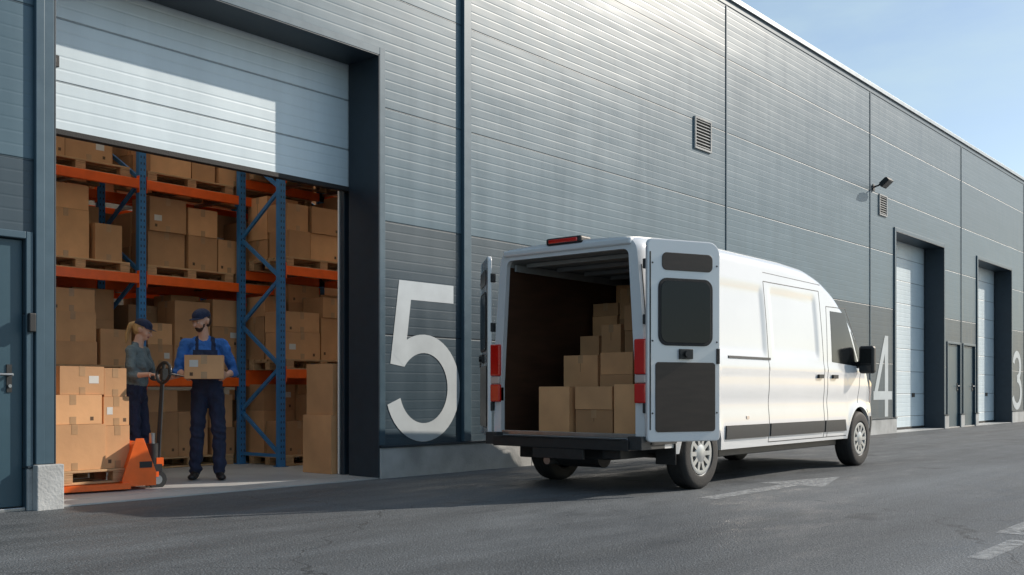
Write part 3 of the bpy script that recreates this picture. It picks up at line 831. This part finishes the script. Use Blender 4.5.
def rrect(x0,x1,z0,z1,r,n=6,rs=None):
    rs=rs or (r,r,r,r); P=[]
    for (cx,cz,a0),rr in zip(((x0,z0,180),(x1,z0,270),(x1,z1,0),(x0,z1,90)),rs):
        sx=1 if cx==x0 else -1; sz=1 if cz==z0 else -1
        for i in range(n+1):
            a_=math.radians(a0+90*i/n); P.append((cx+sx*rr+rr*math.cos(a_),cz+sz*rr+rr*math.sin(a_)))
    return P
def plate(mb,P,y0,y1,m,taper=0.0):
    mb.prism(P,y0,y1,m)
def rear_door(name,hinge,ang,s,lean=0):
    E=empty_child(name,VAN,hinge); E.rotation_euler=(0,math.radians(lean),math.radians(ang))
    k=MB(); Wd=.79
    P=rrect(.0,Wd,.49,2.32,.05,rs=(.04,.04,.12,.06))
    plate(k,P,-.022,.022,M_WHITE); o=k.build('door_shell',E,bevel=.012,seg=3)
    k=MB()
    def pl(P,h,m,m2=None): 
        y0=s*.022; y1=s*(.022+h)
        plate(k,P,min(y0,y1)+ (0.0005 if s>0 else 0),max(y0,y1)-(0.0005 if s<0 else 0),m)
    pl(rrect(.11,.70,1.36,1.97,.09),.010,M_RUBBER)
    pl(rrect(.135,.675,1.385,1.945,.075),.013,M_GLASS)
    pl(rrect(.15,.70,2.04,2.20,.05),.008,M_DPLY)
    pl(rrect(.08,.73,.58,1.21,.03),.008,M_DPLY)
    k.build('glass_and_liners',E,bevel=.003)
    k=MB()
    k.box(.33,.47,min(s*.0225,s*.05),max(s*.0225,s*.05),1.24,1.33,M_BLACK); k.cyl((.40,s*.03,1.285),(.40,s*.075,1.285),.03,M_BLACK)
    k.box(.745,.78,min(s*.0225,s*.032),max(s*.0225,s*.032),1.2,1.34,M_RUBBER)
    k.box(.02,.032,min(s*.0225,s*.028),max(s*.0225,s*.028),.6,2.2,M_RUBBER)
    k.box(.12,.68,min(-s*.0225,-s*.027),max(-s*.0225,-s*.027),1.40,1.94,M_GLASS)
    for z in(.75,1.4,2.1):
        for x in(.05,.75): k.cyl((x,s*.0225,z),(x,s*.028,z),.008,M_DGREY,n=10)
    k.build('latch_and_seals',E,bevel=.005)
rear_door('rear_door',(-.035,-.935,0),-25,-1)
rear_door('rear_door',(-.035,.925,0),47,1)

def vbox(x0,y0,z0,sx,sy,sz,**k): return cbox(x0,y0,z0,sx,sy,sz,random.uniform(-.03,.03),**k)
fz=.535
rows=[(7.98,.40,[(5.12,.32,[.48]),(5.46,.44,[.24,.22]),(5.93,.40,[.46])]),
      (8.40,.42,[(5.14,.34,[.40,.30,.28]),(5.50,.40,[.38,.20,.22]),(5.92,.44,[.44,.34])]),
      (8.84,.42,[(5.14,.34,[.4,.4,.5]),(5.50,.40,[.4,.4,.24,.26]),(5.92,.26,[.44,.34,.33]),(6.19,.26,[.44,.34,.22])]),
      (9.28,.42,[(5.16,.40,[.5,.5,.5]),(5.57,.40,[.5,.5,.5]),(5.98,.27,[.5,.4,.3,.33]),(6.26,.34,[.5,.38,.36,.14])]),
      (9.72,.42,[(5.6,.45,[.5,.5,.6]),(6.07,.52,[.5,.5,.38,.24])])]
for x0,dx,cols in rows:
    for y0,dy,hs in cols:
        z=fz
        for h in hs:
            vbox(x0+random.uniform(-.02,.02),y0,z,dx-.02,dy-.015,h-.002,tape=random.choice('xy')); z+=h

# ------------------------------------------------------------------ people
def ell_verts(c,r,M=None,n=14,m_=9):
    out=[]
    for i in range(m_+1):
        ph=math.pi*i/m_
        for k_ in range(n):
            th_=2*math.pi*k_/n
            v=Vector((c[0]+r[0]*math.sin(ph)*math.cos(th_),c[1]+r[1]*math.sin(ph)*math.sin(th_),c[2]+r[2]*math.cos(ph)))
            out.append(M@v if M is not None else v)
            if i in(0,m_):break
    return out
def r3(r): return (r,r,r) if isinstance(r,(int,float)) else r
class Person:
    def __init__(s): s.parts=[]
    def p(s,c0,r0,c1,r1,lab,M=None): s.parts.append((Vector(c0),Vector(r3(r0)),Vector(c1),Vector(r3(r1)),lab,M))
    def make(s,name,mats,relabel,parent,voxel=.0075):
        bm=bmesh.new()
        for c0,r0,c1,r1,lab,M in s.parts:
            b2=bmesh.new()
            for v in ell_verts(c0,r0,M)+ell_verts(c1,r1,M): b2.verts.new(v)
            ret=bmesh.ops.convex_hull(b2,input=b2.verts)
            junk=[e for e in ret['geom_interior'] if isinstance(e,bmesh.types.BMVert)]
            if junk: bmesh.ops.delete(b2,geom=junk,context='VERTS')
            tmp=bpy.data.meshes.new('t'); b2.to_mesh(tmp); b2.free(); bm.from_mesh(tmp); bpy.data.meshes.remove(tmp)
        me=bpy.data.meshes.new(name); bm.to_mesh(me); bm.free()
        ob=bpy.data.objects.new(name,me); COL.objects.link(ob)
        rm=ob.modifiers.new('r','REMESH'); rm.mode='VOXEL'; rm.voxel_size=voxel; rm.use_smooth_shade=True
        sm=ob.modifiers.new('s','SMOOTH'); sm.factor=.5; sm.iterations=2
        dg=bpy.context.evaluated_depsgraph_get(); me2=bpy.data.meshes.new_from_object(ob.evaluated_get(dg))
        ob.modifiers.clear(); ob.data=me2
        for m in mats: me2.materials.append(m)
        nf=len(me2.polygons); C=np.zeros(nf*3); me2.polygons.foreach_get('center',C); C=C.reshape(-1,3)
        best=np.full(nf,1e9); labi=np.zeros(nf,int); loc=np.zeros((nf,3))
        for c0,r0,c1,r1,lab,M in s.parts:
            Q=C
            if M is not None:
                Mi=np.array(M.inverted()); Q=C@Mi[:3,:3].T+Mi[:3,3]
            a_=np.array(c0);b_=np.array(c1);d=b_-a_;L2=max(d@d,1e-9)
            t=np.clip(((Q-a_)@d)/L2,0,1)[:,None]
            r=np.array(r0)*(1-t)+np.array(r1)*t
            q=(Q-(a_+t*d))
            nrm=np.linalg.norm(q/r,axis=1); dist=(nrm-1)*r.mean(1)
            mk=dist<best; best[mk]=dist[mk]; labi[mk]=lab
            loc[mk]=Q[mk]
        labi=relabel(C,labi,loc)
        me2.polygons.foreach_set('material_index',labi.astype(np.int32)); me2.polygons.foreach_set('use_smooth',[True]*nf)
        nv=len(me2.vertices); co=np.zeros(nv*3); me2.vertices.foreach_get('co',co); co=co.reshape(-1,3)
        no=np.zeros(nv*3); me2.vertices.foreach_get('normal',no); no=no.reshape(-1,3)
        cloth=np.zeros(nv,bool)
        for pi,pg in enumerate(me2.polygons):
            if labi[pi] in(0,1):
                for vi in pg.vertices: cloth[vi]=True
        x,y,z=co[:,0],co[:,1],co[:,2]
        f=np.sin(z*42+np.sin(x*17+y*9)*2.2+x*14)*np.sin(x*11-y*13+z*5+1.3)
        f+=.6*np.sin(z*75+x*33-y*21+np.sin(z*13)*2)*np.sin(y*19+z*8)
        knee=np.exp(-((z-.50)/.13)**2)+np.exp(-((z-.14)/.10)**2)*1.2+np.exp(-((z-1.12)/.10)**2)+.5
        co[cloth]+=no[cloth]*(f*knee*.0065)[cloth][:,None]
        me2.vertices.foreach_set('co',co.ravel()); me2.update()
        ob.parent=parent
        return ob
SHIRT,TROU,SKIN,SHOE,HAIR,LIP=0,1,2,3,4,5
def hand(P,wr,d,nrm,side_,lab=SKIN,curl=.6,sc=1.0):
    wr=Vector(wr);d=Vector(d).normalized();nrm=Vector(nrm);nrm=(nrm-d*nrm.dot(d)).normalized();s_=d.cross(nrm)*side_
    k0=wr+d*.085*sc
    P.p(wr+s_*.012,.017*sc,k0+s_*.03*sc,.013*sc,lab); P.p(wr-s_*.012,.017*sc,k0-s_*.03*sc,.012*sc,lab); P.p(wr,.018*sc,k0,.014*sc,lab)
    for o,ln in((.031,.068),(.0105,.078),(-.0105,.072),(-.031,.056)):
        a0=k0+s_*o*sc; c1=curl*.5;c2=curl*1.3;c3=curl*1.9
        p1=a0+(d*math.cos(c1)+nrm*math.sin(c1))*ln*.45*sc
        p2=p1+(d*math.cos(c2)+nrm*math.sin(c2))*ln*.32*sc
        p3=p2+(d*math.cos(c3)+nrm*math.sin(c3))*ln*.23*sc
        P.p(a0,.0095*sc,p1,.0088*sc,lab);P.p(p1,.0088*sc,p2,.0082*sc,lab);P.p(p2,.0082*sc,p3,.0075*sc,lab)
    t0=wr+d*.02*sc+s_*.022*sc; t1=t0+(s_*.7+d*.6+nrm*.35).normalized()*.042*sc; t2=t1+(s_*.25+d*.8+nrm*.6).normalized()*.032*sc
    P.p(t0,.013*sc,t1,.0105*sc,lab);P.p(t1,.0105*sc,t2,.0085*sc,lab)
def human(name,loc,yaw,H,female,arms,head_yaw,head_pitch,lean,mats,relabel,headoff=(0,0)):
    E=empty(name,loc,math.radians(yaw)); k=H/1.8; P=Person()
    sw=.165 if female else .19
    def S(v): 
        z=v[2]; sh_=max(0,z-.95)
        return Vector((v[0]+lean[0]*sh_,v[1]+lean[1]*sh_,z))*k
    def q(c0,r0,c1,r1,lab):
        P.p(S(c0),Vector(r3(r0))*k,S(c1),Vector(r3(r1))*k,lab)
    wx=.135 if female else .155
    q((0,.01,.95),(.165 if female else .16,.115,.10),(0,0,1.10),(wx,.105,.07),TROU)
    q((0,0,1.08),(wx+.008,.112,.08),(0,-.005,1.30),(.155 if female else .175,.12,.10),SHIRT)
    q((0,-.005,1.30),(.155 if female else .175,.12,.10),(0,.01,1.43),(.13,.08,.05),SHIRT)
    if female: 
        for s in(-1,1): q((s*.07,-.075,1.28),.06,(s*.07,-.06,1.32),.05,SHIRT)
    q((-sw+.01,.005,1.435),.06,(sw-.01,.005,1.435),.06,SHIRT)
    q((-.08,.01,1.47),.045,(.08,.01,1.47),.045,SHIRT)
    q((0,.015,1.45),(.062,.062,.05),(0,-.012,1.585),.052,SKIN)
    q((-.04,.0,1.505),.028,(.04,.0,1.505),.028,SHIRT); q((0,.03,1.52),(.06,.035,.025),(0,.02,1.5),(.065,.05,.02),SHIRT)
    fw=.85 if female else 1.0
    for s,(kx,ky,ay) in((-1,(-.10,-.03,.03)),(1,(.12,-.04,-.05))):
        q((s*.08,.01,.93),(.092*fw,.10,.09),(kx,ky,.50),(.074*fw,.080*fw,.07),TROU)
        q((kx,ky,.50),(.074*fw,.080*fw,.07),(s*.125,ay+.01,.10),(.066*fw,.074*fw,.055),TROU)
        q((s*.125,ay+.03,.055),(.042,.05,.05),(s*.135,ay-.06,.045),(.045,.06,.04),SHOE)
        q((s*.135,ay-.06,.04),(.045,.05,.036),(s*.155,ay-.14,.033),(.042,.05,.03),SHOE)
    for s,(el,wr,hd,hn,sleeve,curl) in arms.items():
        sh_=(s*sw,.005,1.43)
        rr=.9 if female else 1.0
        q(sh_,.062*rr,tuple(Vector(sh_).lerp(Vector(el),.55)),.057*rr,SHIRT)
        q(tuple(Vector(sh_).lerp(Vector(el),.5)),.056*rr,el,.050*rr,SHIRT)
        a_=Vector(el);b_=Vector(wr)
        q(el,.050*rr,tuple(a_.lerp(b_,sleeve)),.047*rr,SHIRT)
        q(tuple(a_.lerp(b_,.1)),.038*rr,wr,.026*rr,SKIN)
        hand(P,S(wr),hd,hn,s,sc=k*(.92 if female else 1.05),curl=curl)
    base=S((0,-.015,1.575))
    HM=Matrix.Translation(base)@Matrix.Rotation(math.radians(head_yaw),4,'Z')@Matrix.Rotation(math.radians(head_pitch),4,'X')@Matrix.Scale(k*(.98 if female else 1.04),4)
    def h(c0,r0,c1,r1,lab): P.p(c0,r3(r0),c1,r3(r1),lab,HM)
    h((0,.015,.125),(.074,.092,.088),(0,.0,.115),(.070,.085,.08),SKIN)
    h((0,-.02,.09),(.064,.068,.06),(0,-.048,.022),(.036,.034,.026),SKIN)
    h((0,-.062,.012),(.018,.018,.014),(0,-.06,.02),(.022,.02,.016),SKIN)
    h((0,-.088,.10),(.009,.010,.012),(0,-.106,.068),(.013,.013,.010),SKIN)
    h((-.03,-.080,.115),(.016,.012,.007),(.03,-.080,.115),(.016,.012,.007),SKIN)
    h((-.014,-.084,.042),(.008,.009,.006),(.014,-.084,.042),(.008,.009,.006),LIP)
    for s in(-1,1):
        h((s*.074,.012,.075),(.008,.014,.018),(s*.079,.018,.10),(.010,.020,.020),SKIN)
        h((s*.045,-.055,.07),.02,(s*.04,-.05,.06),.02,SKIN)
    h((0,.045,.125),(.078,.075,.088),(0,.058,.09),(.070,.055,.07),HAIR)
    if female:
        for s in(-1,1): h((s*.068,.02,.12),(.014,.025,.03),(s*.066,.04,.08),(.014,.025,.03),HAIR)
        h((0,.115,.13),(.028,.03,.028),(0,.15,.10),(.03,.03,.03),HAIR)
        h((0,.15,.10),(.03,.028,.03),(0,.145,.0),(.027,.025,.04),HAIR)
        h((0,.145,.0),(.027,.025,.04),(0,.12,-.09),(.012,.012,.03),HAIR)
    ob=P.make('body',mats,relabel,E)
    me_=bmesh.new()
    for s in(-1,1):
        for c,r,mi in(((s*.03,-.0785,.096),(.0125,.0085,.0055),0),((s*.03,-.0825,.096),(.0050,.0055,.0048),1),((s*.031,-.0845,.1125),(.015,.007,.0025),2)):
            b2=bmesh.new()
            for v in ell_verts(c,r,HM,12,8): b2.verts.new(v)
            bmesh.ops.convex_hull(b2,input=b2.verts)
            for f in b2.faces: f.material_index=mi; f.smooth=True
            t_=bpy.data.meshes.new('t'); b2.to_mesh(t_); b2.free(); me_.from_mesh(t_)
    mm=bpy.data.meshes.new('eyes'); me_.to_mesh(mm); me_.free(); mm.materials.append(M_EYEW); mm.materials.append(M_EYE); mm.materials.append(M_BROW)
    eo=bpy.data.objects.new('eyes_and_brows',mm); COL.objects.link(eo); eo.parent=E
    c=MB(); N=28; V=[];F=[]
    RX,RY,RZ=.086,.102,.080; cz=.143; cy=.018
    rings=8
    for i in range(rings+1):
        ph=math.pi/2*i/rings
        for j in range(N):
            t_=2*math.pi*j/N
            V.append((RX*math.cos(ph)*math.cos(t_),cy+RY*math.cos(ph)*math.sin(t_),cz+RZ*math.sin(ph)**.9 if i else cz-.006))
    for i in range(rings):
        for j in range(N): F.append((i*N+j,i*N+(j+1)%N,(i+1)*N+(j+1)%N,(i+1)*N+j))
    c.add(V,F,M_NAVY,True,HM)
    V=[];F=[];nb=14
    for lay in(0,-.004):
        for i in range(nb+1):
            t_=math.pi+math.pi*(.12+.76*i/nb)
            for j in range(5):
                u=j/4
                rx=RX*.98; ry=RY*.98
                ext=u*.055*math.sin(math.pi*(.08+.84*i/nb))**.7
                x=rx*math.cos(t_)*(1-.02*u); y=cy+ry*math.sin(t_)-ext
                V.append((x,y,cz+.002-.006*u*1.0-.25*x*x/.09*.5+lay))
    NN=(nb+1)*5
    for i in range(nb):
        for j in range(4):
            a_=i*5+j; F.append((a_,a_+1,a_+6,a_+5)); F.append((NN+a_,NN+a_+5,NN+a_+6,NN+a_+1))
    for i in range(nb): a_=i*5+4; F.append((a_,a_+5,NN+a_+5,NN+a_))
    c.add(V,F,M_NAVY,True,HM)
    c.build('cap',E)
    return E,S
def rel_man(C,lab,loc):
    lab=lab.copy(); z=C[:,2]; y=C[:,1]; x=C[:,0]
    sh_=lab==SHIRT
    ax=np.abs(x+.05*(z-.95)) 
    front=(y<-.02-.0*z)&(ax<.125)&(z<1.37)&(z>1.0)
    lab[sh_&front]=TROU
    strap=(np.abs(ax-.085)<.022)&(z>=1.36)
    lab[sh_&strap&(np.abs(x)<.12)]=TROU
    backb=(y>.02)&(z<1.2)&(ax<.15)
    lab[sh_&backb]=TROU
    lab[sh_&(z<1.13)&(ax<.17)&(y>-.17)]=TROU
    hd=(lab==SKIN)&(z>1.55)
    hy=loc[:,1];hz=loc[:,2]
    small=(np.abs(loc[:,0])<.085)&(np.abs(hy)<.14)&(hz<.2)&(hz>-.04)
    beard=hd&small&((hz<.040)|((hz<.070)&(hy>-.045)&(hy<-.01)))&(hy<0.0)&(hy>-.1)
    lab[beard]=HAIR
    return lab
def rel_w(C,lab,loc):
    return lab
man,Sm=human('warehouse_worker_man',(6.22,9.42,.014),-36,1.80,False,
   {-1:((-.285,-.02,1.15),(-.205,-.245,1.10),(.25,-.95,.05),(1,0,.15),.30,.45),
     1:((.285,-.02,1.15),(.205,-.245,1.10),(-.25,-.95,.05),(-1,0,.15),.30,.45)},
   -42,16,(-.07,-.03),[M_BLUESH,M_NAVY,M_SKIN,M_SHOE,M_HAIRD,M_HAIRD],rel_man)
ry=math.radians(-36)
off=Matrix.Rotation(ry,3,'Z')@Vector((-.012,-.335,0))
bx=cbox(0,0,0,.38,.30,.24,0,label=True,tape='y'); bx.location=(6.22+off.x,9.42+off.y,1.075); bx.rotation_euler=(0,0,ry)
wom,Sw=human('warehouse_worker_woman',(5.56,9.70,.014),34,1.69,True,
   {-1:((-.24,-.06,1.16),(-.25,-.27,1.175),(-.35,-.9,-.05),(0,.1,-1),.25,.95),
     1:((.22,-.09,1.16),(.10,-.34,1.14),(-.1,-.95,.1),(0,0,1),.25,.3)},
   12,22,(0,-.05),[M_GREYSH,M_NAVY,M_SKIN,M_SHOE,M_HAIRB,M_LIP],rel_w)
t=MB(); t.box(-.10,.10,-.14,.14,0,.008,M_BLACK); t.box(-.09,.09,-.13,.13,.0085,.0095,M_LABEL)
cb=t.build('clipboard',wom,bevel=.002); cb.location=Vector((.09,-.46,1.088)); cb.rotation_euler=(math.radians(10),0,0)
